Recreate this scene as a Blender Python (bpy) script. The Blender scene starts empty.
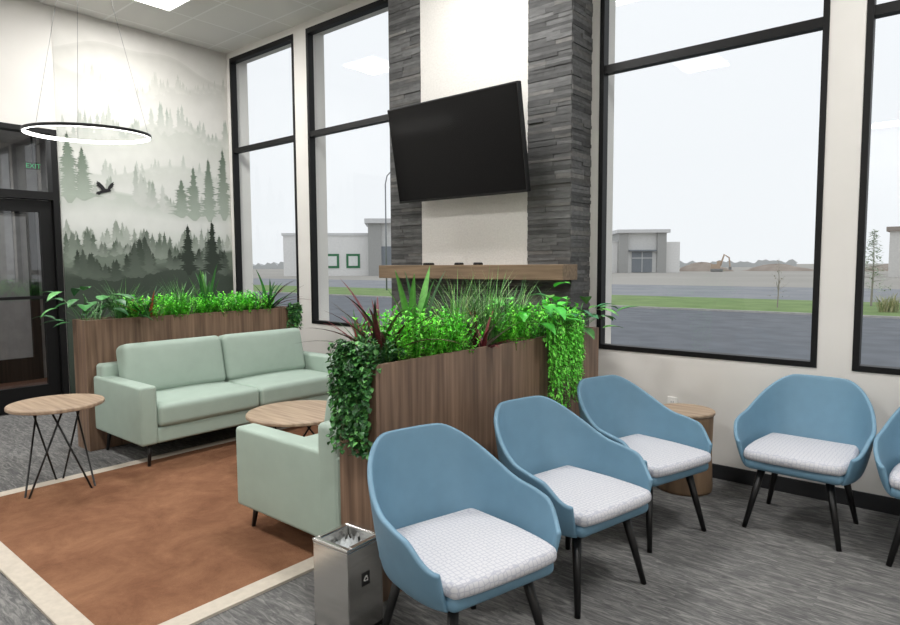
import bpy, math, random
from mathutils import Vector, Matrix, Euler, Quaternion
random.seed(7)
R = random.random
def U(a,b): return a+(b-a)*random.random()
scene = bpy.context.scene
try:
    scene.view_settings.view_transform='Standard'
except Exception: pass

def lin(c):
    out=[]
    for x in c[:3]:
        x=x/255.0
        out.append(x/12.92 if x<=0.04045 else ((x+0.055)/1.055)**2.4)
    return tuple(out)+(1.0,)

# ---------------------------------------------------------------- materials
def base_mat(name):
    m=bpy.data.materials.new(name); m.use_nodes=True
    nt=m.node_tree
    return m,nt,nt.nodes['Principled BSDF']
def mk(name,c,c2=None,rough=.6,metal=0,scale=8,stretch=(1,1,1),var=.10,bump=0,detail=4,spec=None,bscale=None):
    m,nt,b=base_mat(name)
    tc=nt.nodes.new('ShaderNodeTexCoord'); mp=nt.nodes.new('ShaderNodeMapping')
    mp.inputs['Scale'].default_value=[s*scale for s in stretch]
    nt.links.new(tc.outputs['Object'],mp.inputs['Vector'])
    n=nt.nodes.new('ShaderNodeTexNoise'); n.inputs['Scale'].default_value=1; n.inputs['Detail'].default_value=detail
    nt.links.new(mp.outputs[0],n.inputs['Vector'])
    r=nt.nodes.new('ShaderNodeValToRGB'); nt.links.new(n.outputs['Fac'],r.inputs[0])
    l=lin(c)
    if c2 is None:
        a=tuple(x*(1-var) for x in l[:3])+(1,); d=tuple(min(1,x*(1+var)) for x in l[:3])+(1,)
    else: a=l; d=lin(c2)
    r.color_ramp.elements[0].position=.32; r.color_ramp.elements[1].position=.68
    r.color_ramp.elements[0].color=a; r.color_ramp.elements[1].color=d
    nt.links.new(r.outputs[0],b.inputs['Base Color'])
    b.inputs['Roughness'].default_value=rough; b.inputs['Metallic'].default_value=metal
    if spec is not None: b.inputs['Specular IOR Level'].default_value=spec
    if bump:
        bp=nt.nodes.new('ShaderNodeBump'); bp.inputs['Strength'].default_value=bump; bp.inputs['Distance'].default_value=.01
        if bscale:
            n2=nt.nodes.new('ShaderNodeTexNoise'); n2.inputs['Scale'].default_value=bscale
            nt.links.new(tc.outputs['Object'],n2.inputs['Vector']); nt.links.new(n2.outputs['Fac'],bp.inputs['Height'])
        else: nt.links.new(n.outputs['Fac'],bp.inputs['Height'])
        nt.links.new(bp.outputs[0],b.inputs['Normal'])
    return m
def mk_col(name,rough=.6,scale=30,var=.15,bump=0,sub=0,stretch=(1,1,1)):
    m,nt,b=base_mat(name)
    at=nt.nodes.new('ShaderNodeAttribute'); at.attribute_name='Col'
    tc=nt.nodes.new('ShaderNodeTexCoord'); n=nt.nodes.new('ShaderNodeTexNoise'); n.inputs['Scale'].default_value=1; n.inputs['Detail'].default_value=5
    mp=nt.nodes.new('ShaderNodeMapping'); mp.inputs['Scale'].default_value=[s*scale for s in stretch]
    nt.links.new(tc.outputs['Object'],mp.inputs['Vector']); nt.links.new(mp.outputs[0],n.inputs['Vector'])
    mr=nt.nodes.new('ShaderNodeMapRange'); mr.inputs['From Min'].default_value=.3; mr.inputs['From Max'].default_value=.7
    mr.inputs['To Min'].default_value=1-var; mr.inputs['To Max'].default_value=1+var
    nt.links.new(n.outputs['Fac'],mr.inputs['Value'])
    vm=nt.nodes.new('ShaderNodeVectorMath'); vm.operation='SCALE'
    nt.links.new(at.outputs['Color'],vm.inputs[0]); nt.links.new(mr.outputs[0],vm.inputs['Scale'])
    nt.links.new(vm.outputs[0],b.inputs['Base Color']); b.inputs['Roughness'].default_value=rough
    if bump:
        bp=nt.nodes.new('ShaderNodeBump'); bp.inputs['Strength'].default_value=bump; bp.inputs['Distance'].default_value=.01
        nt.links.new(n.outputs['Fac'],bp.inputs['Height']); nt.links.new(bp.outputs[0],b.inputs['Normal'])
    return m
def mk_emit(name,c,s):
    m,nt,b=base_mat(name)
    b.inputs['Base Color'].default_value=lin(c); b.inputs['Emission Color'].default_value=lin(c); b.inputs['Emission Strength'].default_value=s
    return m
def mk_glass(name,tint=.98,k=.6,base=.035):
    m,nt,b=base_mat(name); nt.nodes.remove(b)
    out=nt.nodes['Material Output']
    t=nt.nodes.new('ShaderNodeBsdfTransparent'); t.inputs[0].default_value=(tint*.98,tint,tint,1)
    g=nt.nodes.new('ShaderNodeBsdfGlossy'); g.inputs['Roughness'].default_value=.0
    lw=nt.nodes.new('ShaderNodeLayerWeight'); lw.inputs[0].default_value=.5
    p=nt.nodes.new('ShaderNodeMath'); p.operation='POWER'; p.inputs[1].default_value=4
    nt.links.new(lw.outputs['Facing'],p.inputs[0])
    a=nt.nodes.new('ShaderNodeMath'); a.operation='MULTIPLY_ADD'; a.inputs[1].default_value=k; a.inputs[2].default_value=base
    nt.links.new(p.outputs[0],a.inputs[0])
    mx=nt.nodes.new('ShaderNodeMixShader'); nt.links.new(a.outputs[0],mx.inputs[0])
    nt.links.new(t.outputs[0],mx.inputs[1]); nt.links.new(g.outputs[0],mx.inputs[2]); nt.links.new(mx.outputs[0],out.inputs[0])
    return m

M={}
M['wall']=mk('wall_paint',(216,213,208),rough=.85,scale=3,var=.02)
M['panel']=mk('textured_wallcovering',(204,201,196),rough=.8,scale=60,var=.05,bump=.3)
M['black']=mk('black_aluminium',(11,11,12),rough=.5,scale=20,var=.1,spec=.3)
M['blackleg']=mk('black_leg_paint',(12,12,13),rough=.4,scale=20,var=.1)
M['blue']=mk('blue_vinyl',(103,139,161),rough=.5,scale=14,var=.035,bump=.06,bscale=260)
M['mint']=mk('mint_upholstery',(160,177,165),rough=.62,scale=10,var=.03,bump=.08,bscale=220)
M['wood']=mk('walnut_laminate',(96,75,60),(138,112,92),rough=.5,scale=1,stretch=(42,42,1.6),detail=6)
M['mantel']=mk('oak_mantel',(98,80,61),(134,112,88),rough=.6,scale=1,stretch=(2.2,45,45),detail=6)
M['tabletop']=mk('light_oak_veneer',(140,118,98),(176,154,130),rough=.45,scale=1,stretch=(3,40,8),detail=6)
M['stump']=mk('stump_wood',(112,90,70),(148,122,96),rough=.6,scale=1,stretch=(12,12,2.0),detail=5)
M['steel']=mk('brushed_steel',(212,210,206),(222,220,217),rough=.22,metal=.97,scale=1,stretch=(4,4,90))
M['steelin']=mk('bin_liner_plastic',(205,209,209),rough=.2,scale=30,var=.2,bump=.6)
M['base']=mk('charcoal_baseboard',(30,31,34),rough=.6)
M['leaf']=mk_col('leaf_surface',rough=.45,scale=40,var=.2)
M['stone']=mk_col('ledger_stone',rough=.8,scale=22,var=.25,bump=.4,stretch=(.6,1,2))
M['mural']=mk_col('mural_print',rough=.85,scale=6,var=.035)
M['col']=mk_col('painted_surface',rough=.8,scale=4,var=.05)
M['glass']=mk_glass('window_glass')
M['doorglass']=mk_glass('door_glass',tint=.85,k=.6,base=.16)
M['soil']=mk('soil',(38,30,24),(60,48,38),rough=1,scale=60,bump=.6)
M['screen']=mk('tv_screen',(7,7,8),rough=.16,scale=3,var=.05,spec=.22)
M['tvbody']=mk('tv_bezel',(12,12,13),rough=.35)
M['led']=mk_emit('led_diffuser',(255,253,250),9)
M['ledring']=mk_emit('ring_diffuser',(255,253,248),5)
M['cable']=mk('steel_cable',(120,120,122),rough=.4,metal=.6)
M['white']=mk('white_plastic',(232,230,226),rough=.4,var=.02)
M['pot']=mk('ceramic_pot',(90,88,86),rough=.4)
M['gravel']=mk('asphalt',(98,102,108),(114,118,124),rough=.9,scale=1.5)
M['road']=mk('road_asphalt',(132,135,140),(148,150,154),rough=.9,scale=.4)
M['grass']=mk('grass_field',(108,134,76),(132,156,96),rough=.95,scale=.8)
M['field']=mk('dry_field',(160,156,149),(174,170,163),rough=1,scale=.05)
M['curb']=mk('concrete_curb',(184,182,178),rough=.9)
M['dirt']=mk('dirt_mound',(150,138,128),(168,157,147),rough=1,scale=.4,bump=.5)
M['exit']=mk_emit('exit_reflection_green',(40,200,120),.5)
M['doordark']=mk('vestibule_paint',(165,165,165),rough=.8)
M['mat']=mk('brown_door_mat',(96,62,46),rough=.95)
M['slot']=mk('dark_slot',(40,40,40))
M['liner']=M['steelin']

def ceil_mat():
    m,nt,b=base_mat('ceiling_tile')
    tc=nt.nodes.new('ShaderNodeTexCoord'); br=nt.nodes.new('ShaderNodeTexBrick')
    br.offset=0; br.inputs['Scale'].default_value=1; br.inputs['Brick Width'].default_value=.61; br.inputs['Row Height'].default_value=.61
    br.inputs['Mortar Size'].default_value=.012; br.inputs['Mortar Smooth'].default_value=.3
    br.inputs['Color1'].default_value=lin((226,224,220)); br.inputs['Color2'].default_value=lin((221,219,215)); br.inputs['Mortar'].default_value=lin((238,237,235))
    nt.links.new(tc.outputs['Object'],br.inputs['Vector'])
    nt.links.new(br.outputs['Color'],b.inputs['Base Color']); b.inputs['Roughness'].default_value=.95
    return m
M['ceil']=ceil_mat()
def carpet_mat():
    m,nt,b=base_mat('streaked_carpet')
    L=nt.links.new
    tc=nt.nodes.new('ShaderNodeTexCoord')
    br=nt.nodes.new('ShaderNodeTexBrick'); br.offset=.5
    br.inputs['Scale'].default_value=1; br.inputs['Brick Width'].default_value=1.0; br.inputs['Row Height'].default_value=.25
    br.inputs['Mortar Size'].default_value=.0; br.inputs['Color1'].default_value=(0,0,0,1); br.inputs['Color2'].default_value=(1,1,1,1)
    L(tc.outputs['Object'],br.inputs['Vector'])
    mp=nt.nodes.new('ShaderNodeMapping'); mp.inputs['Scale'].default_value=(7,40,1)
    L(tc.outputs['Object'],mp.inputs['Vector'])
    add=nt.nodes.new('ShaderNodeVectorMath'); add.operation='MULTIPLY_ADD'; add.inputs[1].default_value=(37,91,13)
    L(br.outputs['Color'],add.inputs[0]); L(mp.outputs[0],add.inputs[2])
    n=nt.nodes.new('ShaderNodeTexNoise'); n.inputs['Scale'].default_value=1; n.inputs['Detail'].default_value=5; n.inputs['Roughness'].default_value=.68; n.inputs['Distortion'].default_value=1.4
    L(add.outputs[0],n.inputs['Vector'])
    r=nt.nodes.new('ShaderNodeValToRGB'); e=r.color_ramp.elements
    e[0].position=.36; e[0].color=lin((86,86,86)); e[1].position=.65; e[1].color=lin((135,134,131))
    k=r.color_ramp.elements.new(.5); k.color=lin((106,105,104))
    L(n.outputs['Fac'],r.inputs[0])
    L(r.outputs[0],b.inputs['Base Color']); b.inputs['Roughness'].default_value=1; b.inputs['Specular IOR Level'].default_value=.1
    bp=nt.nodes.new('ShaderNodeBump'); bp.inputs['Strength'].default_value=.3; bp.inputs['Distance'].default_value=.01
    L(n.outputs['Fac'],bp.inputs['Height']); L(bp.outputs[0],b.inputs['Normal'])
    return m
M['carpet']=carpet_mat()
def seat_mat():
    m,nt,b=base_mat('patterned_seat_fabric'); L=nt.links.new
    tc=nt.nodes.new('ShaderNodeTexCoord'); v=nt.nodes.new('ShaderNodeTexVoronoi'); v.feature='DISTANCE_TO_EDGE'; v.inputs['Scale'].default_value=50
    v.inputs['Randomness'].default_value=.4
    L(tc.outputs['Object'],v.inputs['Vector'])
    r=nt.nodes.new('ShaderNodeValToRGB'); r.color_ramp.elements[0].position=.03; r.color_ramp.elements[1].position=.12
    r.color_ramp.elements[0].color=lin((168,170,181)); r.color_ramp.elements[1].color=lin((195,195,199))
    L(v.outputs['Distance'],r.inputs[0]); L(r.outputs[0],b.inputs['Base Color']); b.inputs['Roughness'].default_value=.85
    return m
M['seat']=seat_mat()
def rug_mat():
    m,nt,b=base_mat('rust_rug_pile'); L=nt.links.new
    tc=nt.nodes.new('ShaderNodeTexCoord')
    n=nt.nodes.new('ShaderNodeTexNoise'); n.inputs['Scale'].default_value=3.4; n.inputs['Detail'].default_value=10; n.inputs['Roughness'].default_value=.75; n.inputs['Distortion'].default_value=.4
    L(tc.outputs['Object'],n.inputs['Vector'])
    r=nt.nodes.new('ShaderNodeValToRGB'); r.color_ramp.elements[0].position=.36; r.color_ramp.elements[1].position=.66
    r.color_ramp.elements[0].color=lin((112,77,57)); r.color_ramp.elements[1].color=lin((140,102,77))
    L(n.outputs['Fac'],r.inputs[0]); L(r.outputs[0],b.inputs['Base Color']); b.inputs['Roughness'].default_value=1; b.inputs['Specular IOR Level'].default_value=.1
    n2=nt.nodes.new('ShaderNodeTexNoise'); n2.inputs['Scale'].default_value=120; L(tc.outputs['Object'],n2.inputs['Vector'])
    bp=nt.nodes.new('ShaderNodeBump'); bp.inputs['Strength'].default_value=.4; bp.inputs['Distance'].default_value=.01; L(n2.outputs['Fac'],bp.inputs['Height']); L(bp.outputs[0],b.inputs['Normal'])
    return m
M['rug']=rug_mat()
M['rugborder']=mk('cream_rug_border',(190,181,168),rough=1,scale=30,var=.06,spec=.1)

# ---------------------------------------------------------------- mesh builder
class MB:
    def __init__(s): s.v=[];s.f=[];s.m=[];s.c=[];s.useCol=False
    def add(s,vs,fs,mat=0,col=None):
        o=len(s.v); s.v+= [tuple(x) for x in vs]
        for f in fs: s.f.append(tuple(i+o for i in f)); s.m.append(mat)
        if col is None: s.c+=[(1,1,1,1)]*len(vs)
        elif isinstance(col,list): s.c+=col; s.useCol=True
        else: s.c+=[col]*len(vs); s.useCol=True
    def box(s,x0,x1,y0,y1,z0,z1,mat=0,col=None):
        s.add([(x0,y0,z0),(x1,y0,z0),(x1,y1,z0),(x0,y1,z0),(x0,y0,z1),(x1,y0,z1),(x1,y1,z1),(x0,y1,z1)],
              [(0,3,2,1),(4,5,6,7),(0,1,5,4),(1,2,6,5),(2,3,7,6),(3,0,4,7)],mat,col)
    def tube(s,pts,rs,n=10,mat=0,col=None,caps=True):
        pts=[Vector(p) for p in pts]
        if not isinstance(rs,(list,tuple)): rs=[rs]*len(pts)
        vs=[];fs=[]
        up=None
        for i,p in enumerate(pts):
            d=(pts[min(i+1,len(pts)-1)]-pts[max(i-1,0)]).normalized()
            if up is None:
                a=Vector((0,0,1)) if abs(d.z)<.9 else Vector((1,0,0))
                x=d.cross(a).normalized()
            else:
                x=(up-d*up.dot(d)).normalized()
            up=x; y=d.cross(x)
            for k in range(n):
                t=2*math.pi*k/n; vs.append(p+(x*math.cos(t)+y*math.sin(t))*rs[i])
        for i in range(len(pts)-1):
            for k in range(n):
                k2=(k+1)%n; fs.append((i*n+k,i*n+k2,(i+1)*n+k2,(i+1)*n+k))
        if caps:
            fs.append(tuple(range(n))[::-1]); fs.append(tuple((len(pts)-1)*n+k for k in range(n)))
        s.add(vs,fs,mat,col)
    def lathe(s,prof,n=40,mat=0,col=None,c=(0,0,0),closed=False):
        vs=[];fs=[]
        for r,z in prof:
            for k in range(n):
                t=2*math.pi*k/n; vs.append((c[0]+r*math.cos(t),c[1]+r*math.sin(t),c[2]+z))
        m=len(prof)
        for i in range(m if closed else m-1):
            j=(i+1)%m
            for k in range(n):
                k2=(k+1)%n; fs.append((i*n+k,i*n+k2,j*n+k2,j*n+k))
        if not closed:
            if prof[0][0]>1e-4: fs.append(tuple(range(n))[::-1])
            if prof[-1][0]>1e-4: fs.append(tuple((m-1)*n+k for k in range(n)))
        s.add(vs,fs,mat,col)
    def obj(s,name,mats,parent=None,smooth=False,bevel=0,loc=None,rot=None,recalc=True):
        me=bpy.data.meshes.new(name); me.from_pydata(s.v,[],s.f)
        for x in mats: me.materials.append(M[x] if isinstance(x,str) else x)
        me.polygons.foreach_set('material_index',s.m)
        if s.useCol:
            a=me.color_attributes.new('Col','FLOAT_COLOR','POINT')
            flat=[]
            for c in s.c: flat+=list(c)
            a.data.foreach_set('color',flat)
        if recalc:
            import bmesh
            bm=bmesh.new(); bm.from_mesh(me); bmesh.ops.recalc_face_normals(bm,faces=bm.faces); bm.to_mesh(me); bm.free()
        if smooth:
            me.polygons.foreach_set('use_smooth',[True]*len(me.polygons))
        me.update()
        o=bpy.data.objects.new(name,me); scene.collection.objects.link(o)
        if parent: o.parent=parent
        if loc: o.location=loc
        if rot: o.rotation_euler=rot
        if bevel:
            b=o.modifiers.new('bevel','BEVEL'); b.width=bevel; b.segments=2; b.limit_method='ANGLE'
        return o

def thing(name,loc,rotz,label,cat,group=None):
    e=bpy.data.objects.new(name,None); e.empty_display_size=.1; scene.collection.objects.link(e)
    e.location=loc; e.rotation_euler=(0,0,rotz); e['label']=label; e['category']=cat
    if group: e['group']=group
    return e
def tag(o,label,cat,group=None,kind=None):
    o['label']=label; o['category']=cat
    if group:o['group']=group
    if kind:o['kind']=kind
    return o
def struct(o,label=None):
    o['kind']='structure'
    if label:o['label']=label; 
    return o
def copy_thing(e,loc,rotz,label=None):
    n=e.copy(); scene.collection.objects.link(n); n.location=loc; n.rotation_euler=(0,0,rotz)
    if label:n['label']=label
    for c in e.children:
        k=c.copy(); scene.collection.objects.link(k); k.parent=n
        for g in c.children:
            q=g.copy(); scene.collection.objects.link(q); q.parent=k
    return n

def rbox(mb,c,h,r,n=6,k=4,puff=None,mat=0,taper=None):
    def ax(hh):
        return [-hh+r*i/k for i in range(k)]+[-(hh-r)+2*(hh-r)*i/n for i in range(n+1)]+[hh-r+r*i/k for i in range(1,k+1)]
    A=[ax(h[i]) for i in range(3)]
    d={};vs=[];fs=[]
    def idx(p):
        key=tuple(round(x,6) for x in p)
        if key in d:return d[key]
        q=[max(-(h[i]-r),min(h[i]-r,p[i])) for i in range(3)]
        dv=Vector([p[i]-q[i] for i in range(3)])
        if dv.length>1e-9: dv=dv.normalized()*r
        w=[q[i]+dv[i] for i in range(3)]
        if puff:
            a,amt=puff
            b,cc=[i for i in range(3) if i!=a]
            w[a]+= (w[a]/h[a])*amt*(1-(w[b]/h[b])**2)*(1-(w[cc]/h[cc])**2)
        if taper: w=taper(w)
        vs.append((w[0]+c[0],w[1]+c[1],w[2]+c[2])); d[key]=len(vs)-1
        return d[key]
    for a in range(3):
        b,cc=(a+1)%3,(a+2)%3
        for sg in (-1,1):
            for i in range(len(A[b])-1):
                for j in range(len(A[cc])-1):
                    q=[]
                    for (bi,cj) in ((i,j),(i+1,j),(i+1,j+1),(i,j+1)):
                        p=[0,0,0];p[a]=sg*h[a];p[b]=A[b][bi];p[cc]=A[cc][cj]; q.append(idx(p))
                    if sg<0:q=q[::-1]
                    fs.append(tuple(q))
    mb.add(vs,fs,mat)

# ---------------------------------------------------------------- camera
H=1.5
cam=bpy.data.cameras.new('camera'); co=bpy.data.objects.new('camera',cam); scene.collection.objects.link(co)
cam.sensor_width=36; cam.lens=632/900*36; cam.clip_end=2000; cam.clip_start=.05
co.location=(0,0,H)
mm=Euler((math.radians(90-4.3),0,math.radians(40))).to_matrix() @ Matrix.Rotation(math.radians(-.3),3,'Z')
co.rotation_euler=mm.to_euler()
scene.camera=co

# ---------------------------------------------------------------- room shell
D=4.52; WT=.25; CH=4.2; XL=-7.5; XR=3.0; YB=-6.5
def sbox(name,*a,mat='wall',bevel=0):
    mb=MB(); mb.box(*a); o=mb.obj(name,[mat],bevel=bevel); return struct(o)
sbox('floor',XL-.25,XR+.2,YB-.2,D+WT,-.1,0,mat='carpet')
sbox('ceiling',XL-.2,XR+.2,YB-.2,D+WT,CH,CH+.1,mat='ceil')
SILL=.84; TOP=4.12; TR=2.97
wins=[(-7.42,-6.09),(-5.86,-4.35),(-2.29,-.77),(-.58,.93),(1.12,2.63)]
mb=MB()
mb.box(XL,XR,D,D+WT,0,SILL)
mb.box(XL,XR,D,D+WT,TOP,CH)
xs=[XL]+[x for w in wins for x in w]+[XR]
for i in range(0,len(xs),2): mb.box(xs[i],xs[i+1],D,D+WT,SILL,TOP)
struct(mb.obj('wall_back',['wall']))
for i,(a,b) in enumerate(wins):
    mb=MB(); y0,y1=D,D+.07; f=.036
    mb.box(a,a+f,y0-.006,y1,SILL,TOP); mb.box(b-f,b,y0-.006,y1,SILL,TOP)
    mb.box(a+f,b-f,y0-.006,y1,SILL,SILL+f); mb.box(a+f,b-f,y0-.006,y1,TOP-f-.02,TOP)
    mb.box(a+f,b-f,y0+.0,y1,TR-.03,TR+.03)
    g=D+.05
    mb.add([(a+f,g,SILL+f),(b-f,g,SILL+f),(b-f,g,TR-.03),(a+f,g,TR-.03)],[(0,1,2,3)],1)
    mb.add([(a+f,g,TR+.03),(b-f,g,TR+.03),(b-f,g,TOP-f-.02),(a+f,g,TOP-f-.02)],[(0,1,2,3)],1)
    struct(mb.obj('window_%d'%(i+1),['black','glass'],recalc=False))
# left wall with door opening
mb=MB()
DY0,DY1,DH=.35,2.52,2.93
mb.box(XL-.2,XL,DY1,D+WT,0,CH); mb.box(XL-.2,XL,YB,DY0,0,CH); mb.box(XL-.2,XL,DY0,DY1,DH,CH)
struct(mb.obj('wall_left',['wall']))
sbox('wall_right',XR,XR+.2,YB,D+WT,0,CH)
sbox('wall_front',XL,XR,YB-.2,YB,0,CH)
mb=MB(); mb.box(-2.2,XR,D-.015,D,0,.10); struct(mb.obj('baseboard_back',['base'],bevel=.003))
mb=MB(); mb.box(XL,-4.35,D-.015,D,0,.10); struct(mb.obj('baseboard_corner',['base'],bevel=.003))
mb=MB(); mb.box(XL,XL+.015,DY1+.01,D-.02,0,.10); struct(mb.obj('baseboard_left',['base'],bevel=.003))
# door frame + leaves
mb=MB(); x0,x1=XL-.12,XL+.02
mb.box(x0,x1,DY1-.06,DY1,0,DH); mb.box(x0,x1,DY0,DY0+.06,0,DH); mb.box(x0,x1,DY0+.06,DY1-.06,DH-.05,DH)
mb.box(x0,x1,DY0+.06,DY1-.06,2.2,2.28)
g=XL-.05
mb.add([(g,DY0+.06,2.28),(g,DY1-.06,2.28),(g,DY1-.06,DH-.05),(g,DY0+.06,DH-.05)],[(0,1,2,3)],1)
struct(mb.obj('trim_1',['black','doorglass'],recalc=False))
ym=(DY0+DY1)/2
for i,(a,b) in enumerate([(ym+.005,DY1-.065),(DY0+.065,ym-.005)]):
    mb=MB(); x0,x1=XL-.08,XL-.03; s=.11
    mb.box(x0,x1,a,a+s,.01,2.19); mb.box(x0,x1,b-s,b,.01,2.19); mb.box(x0,x1,a+s,b-s,.01,.26); mb.box(x0,x1,a+s,b-s,2.07,2.19)
    mb.box(x1,x1+.05,a+.04,b-.04,1.17,1.20)
    gx=XL-.055
    mb.add([(gx,a+s,.26),(gx,b-s,.26),(gx,b-s,2.07),(gx,a+s,2.07)],[(0,1,2,3)],1)
    struct(mb.obj('door_%d'%(i+1),['black','doorglass'],recalc=False))
# vestibule
mb=MB(); vx0=XL-2.2
mb.box(vx0-.1,vx0,.0,3.0,0,3.1); mb.box(vx0,XL-.2,-.1,0,0,3.1); mb.box(vx0,XL-.2,3.0,3.1,0,3.1); mb.box(vx0,XL-.2,-.1,3.1,3.1,3.2)
struct(mb.obj('wall_vestibule',['doordark']))
sbox('floor_vestibule',vx0,XL-.25,-.1,3.1,-.1,0,mat='mat')
mb=MB(); xx=vx0+.001
for a in ((.9,1.0,0,2.3),(2.0,2.1,0,2.3),(2.85,2.95,0,2.3),(1.0,2.0,2.2,2.3),(2.1,2.85,2.2,2.3),(1.0,2.0,0,.3),(2.1,2.85,0,.3)): mb.box(xx,xx+.05,*a)
struct(mb.obj('trim_2',['black']))
e=thing('vestibule_fill',(-8.6,1.6,3.1),0,'small round fill light added to brighten the entry vestibule','ceiling light')  # lamp added to brighten the vestibule behind the door glass
mb=MB(); mb.lathe([(.10,-.02),(.11,-.002)],24); mb.obj('diffuser',['white'],parent=e)
l=bpy.data.lights.new('vestibule_fill_lamp','AREA'); l.size=.3; l.energy=26; lo=bpy.data.objects.new('lamp',l); scene.collection.objects.link(lo); lo.parent=e; lo.location=(0,0,-.05)
# glowing stand-in for the EXIT reflection in the transom glass
e=thing('exit_reflection',(-8.5,2.60,2.63),math.radians(90),'small glowing stand-in for the green EXIT reflection in the transom','reflection')
mb=MB(); mb.box(-.07,.07,-.012,.012,0,.085); mb.box(-.008,.008,-.008,.008,.085,.47); mb.obj('reflection_panel',['slot'],parent=e)
cu=bpy.data.curves.new('exit_text','FONT'); cu.body='EXIT'; cu.size=.075; cu.align_x='CENTER'; cu.extrude=.002
t=bpy.data.objects.new('tmp_text',cu); scene.collection.objects.link(t)
bpy.context.view_layer.update()
me=bpy.data.meshes.new_from_object(t); bpy.data.objects.remove(t)
me.materials.clear(); me.materials.append(M['exit'])
t=bpy.data.objects.new('reflection_lettering',me); scene.collection.objects.link(t); t.parent=e; t.location=(0,-.015,.016); t.rotation_euler=(math.radians(90),0,0)

# ---------------------------------------------------------------- mural
def mural():
    mb=MB(); x=XL+.003
    y0,y1=2.53,D-.005
    LX=[XL+.003]
    def nx():
        LX[0]+=.00003; return LX[0]
    wallc=lin((214,211,206))
    rows=[(4.19,wallc),(3.7,lin((198,196,190))),(3.25,lin((203,201,196))),(2.75,lin((202,202,197))),(2.3,lin((204,205,201))),(2.02,lin((210,211,207))),(1.80,lin((196,200,194))),(1.58,lin((138,148,136))),(1.3,lin((66,78,66))),(.11,lin((44,53,45)))]
    def mix(a,b,t): return tuple(a[i]*(1-t)+b[i]*t for i in range(3))+(1,)
    def bg(z):
        for (za,ca),(zb_,cb_) in zip(rows,rows[1:]):
            if zb_<=z<=za: return mix(cb_,ca,(z-zb_)/(za-zb_))
        return rows[-1][1]
    vs=[];cs=[];fs=[]
    for z,c in rows:
        vs+=[(x,y0,z),(x,y1,z)];cs+=[c,c]
    for i in range(len(rows)-1): fs.append((2*i,2*i+1,2*i+3,2*i+2))
    mb.add(vs,fs,0,cs)
    def tree(y,zb,h,w,c,cb,tiers):
        X=nx(); tiers=int(tiers*1.6)
        vs=[];cs=[];fs=[]
        def put(z,l,r):
            a=max(0,min(1,(z-zb)/h)); cc=mix(cb,c,min(1,a*1.25))
            vs.extend([(X,max(y0,y-l),z),(X,min(y1,y+r),z)]);cs.extend([cc,cc])
        put(zb+h,.001,.001); put(zb+h*.93,.004,.004)
        for i in range(tiers):
            t=(i+1)/tiers
            ww=w*.5*(t**.75)*U(.6,1.15); z=zb+h*(1-t*.95)
            l=ww*U(.6,1.2); r=ww*U(.6,1.2)
            put(z-h*.004,l,r); put(z-h*.012,l*.55,r*.55)
        put(zb-h*.05,w*.06,w*.06)
        for i in range(len(vs)//2-1): fs.append((2*i,2*i+1,2*i+3,2*i+2))
        mb.add(vs,fs,0,cs)
    def ridge(f,zb,c,n=90,crest=.55):
        X=nx()
        vs=[];cs=[];fs=[]
        tail=[z for z,_ in rows if z<zb-.001]
        K=5+len(tail)
        for i in range(n+1):
            y=y0+(y1-y0)*i/n
            z=f(y)
            z0=z-(z-zb)*.08; z1=z-(z-zb)*.3; z2=z-(z-zb)*.65
            vs+=[(X,y,z),(X,y,z0),(X,y,z1),(X,y,z2),(X,y,zb)]+[(X,y,q) for q in tail]
            cs+=[mix(bg(z),c,crest),mix(c,bg(z0),.1),mix(c,bg(z1),.35),mix(c,bg(z2),.8),bg(zb)]+[bg(q) for q in tail]
        for i in range(n): 
            for q in range(K-1): fs.append((K*i+q,K*i+q+1,K*i+q+K+1,K*i+q+K))
        mb.add(vs,fs,0,cs)
    def band(f,n,hr,w,c,tiers,ya=2.56,yb=4.5,sink=.05,fog=(0,.45)):
        for i in range(n):
            y=U(ya,yb); k=.5+.4*math.sin(y*7.3+n)+.2*math.sin(y*23)
            h=hr[0]+(hr[1]-hr[0])*max(0,min(1,k*U(.4,1.3)))
            f_=U(*fog); zb=f(y)-sink-U(0,.05)
            tree(y,zb,h,w*(.45+h/hr[1]*.6),mix(c,bg(f(y)),f_),mix(c,bg(zb),.75),tiers)
    f0=lambda y:3.86+.12*math.sin(y*2.1+.6)+.03*math.sin(y*7)
    ridge(f0,3.45,lin((186,184,178)),crest=.4)
    f1=lambda y:3.60+.12*math.sin(y*3.1+1)+.03*math.sin(y*9)
    ridge(f1,3.2,lin((184,183,177)),crest=.4)
    band(f1,44,(.08,.26),.09,lin((170,171,163)),7,2.8)
    f2=lambda y:3.06+.13*math.sin(y*2.6+4)+.03*math.sin(y*13)
    ridge(f2,2.6,lin((178,181,173)),crest=.3)
    band(f2,56,(.12,.38),.13,lin((150,158,148)),9)
    f25=lambda y:2.62+.10*math.sin(y*3.4+1)
    ridge(f25,2.3,lin((186,189,182)),crest=.3)
    band(f25,30,(.10,.26),.11,lin((164,171,162)),8)
    f3=lambda y:2.26+.09*math.sin(y*2.9+5.4)
    ridge(f3,1.95,lin((174,181,172)),crest=.3)
    band(f3,40,(.16,.42),.18,lin((128,139,126)),10,fog=(.1,.6))
    for y,h in ((4.02,.64),(4.22,.76),(4.42,.88),(3.86,.45),(2.62,.72),(2.76,.55)):
        tree(y,f3(y)-.08,h,.32,lin((100,113,99)),lin((158,167,156)),15)
    f4=lambda y:1.82+.06*math.sin(y*2.4+2)+.02*math.sin(y*17)
    band(f4,60,(.08,.28),.14,lin((104,117,101)),8,fog=(.1,.6))
    f45=lambda y:1.68+.05*math.sin(y*4.1+1)
    ridge(f45,1.3,lin((92,104,91)),crest=.25)
    band(f45,70,(.10,.32),.17,lin((70,83,69)),9,fog=(0,.4))
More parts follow.
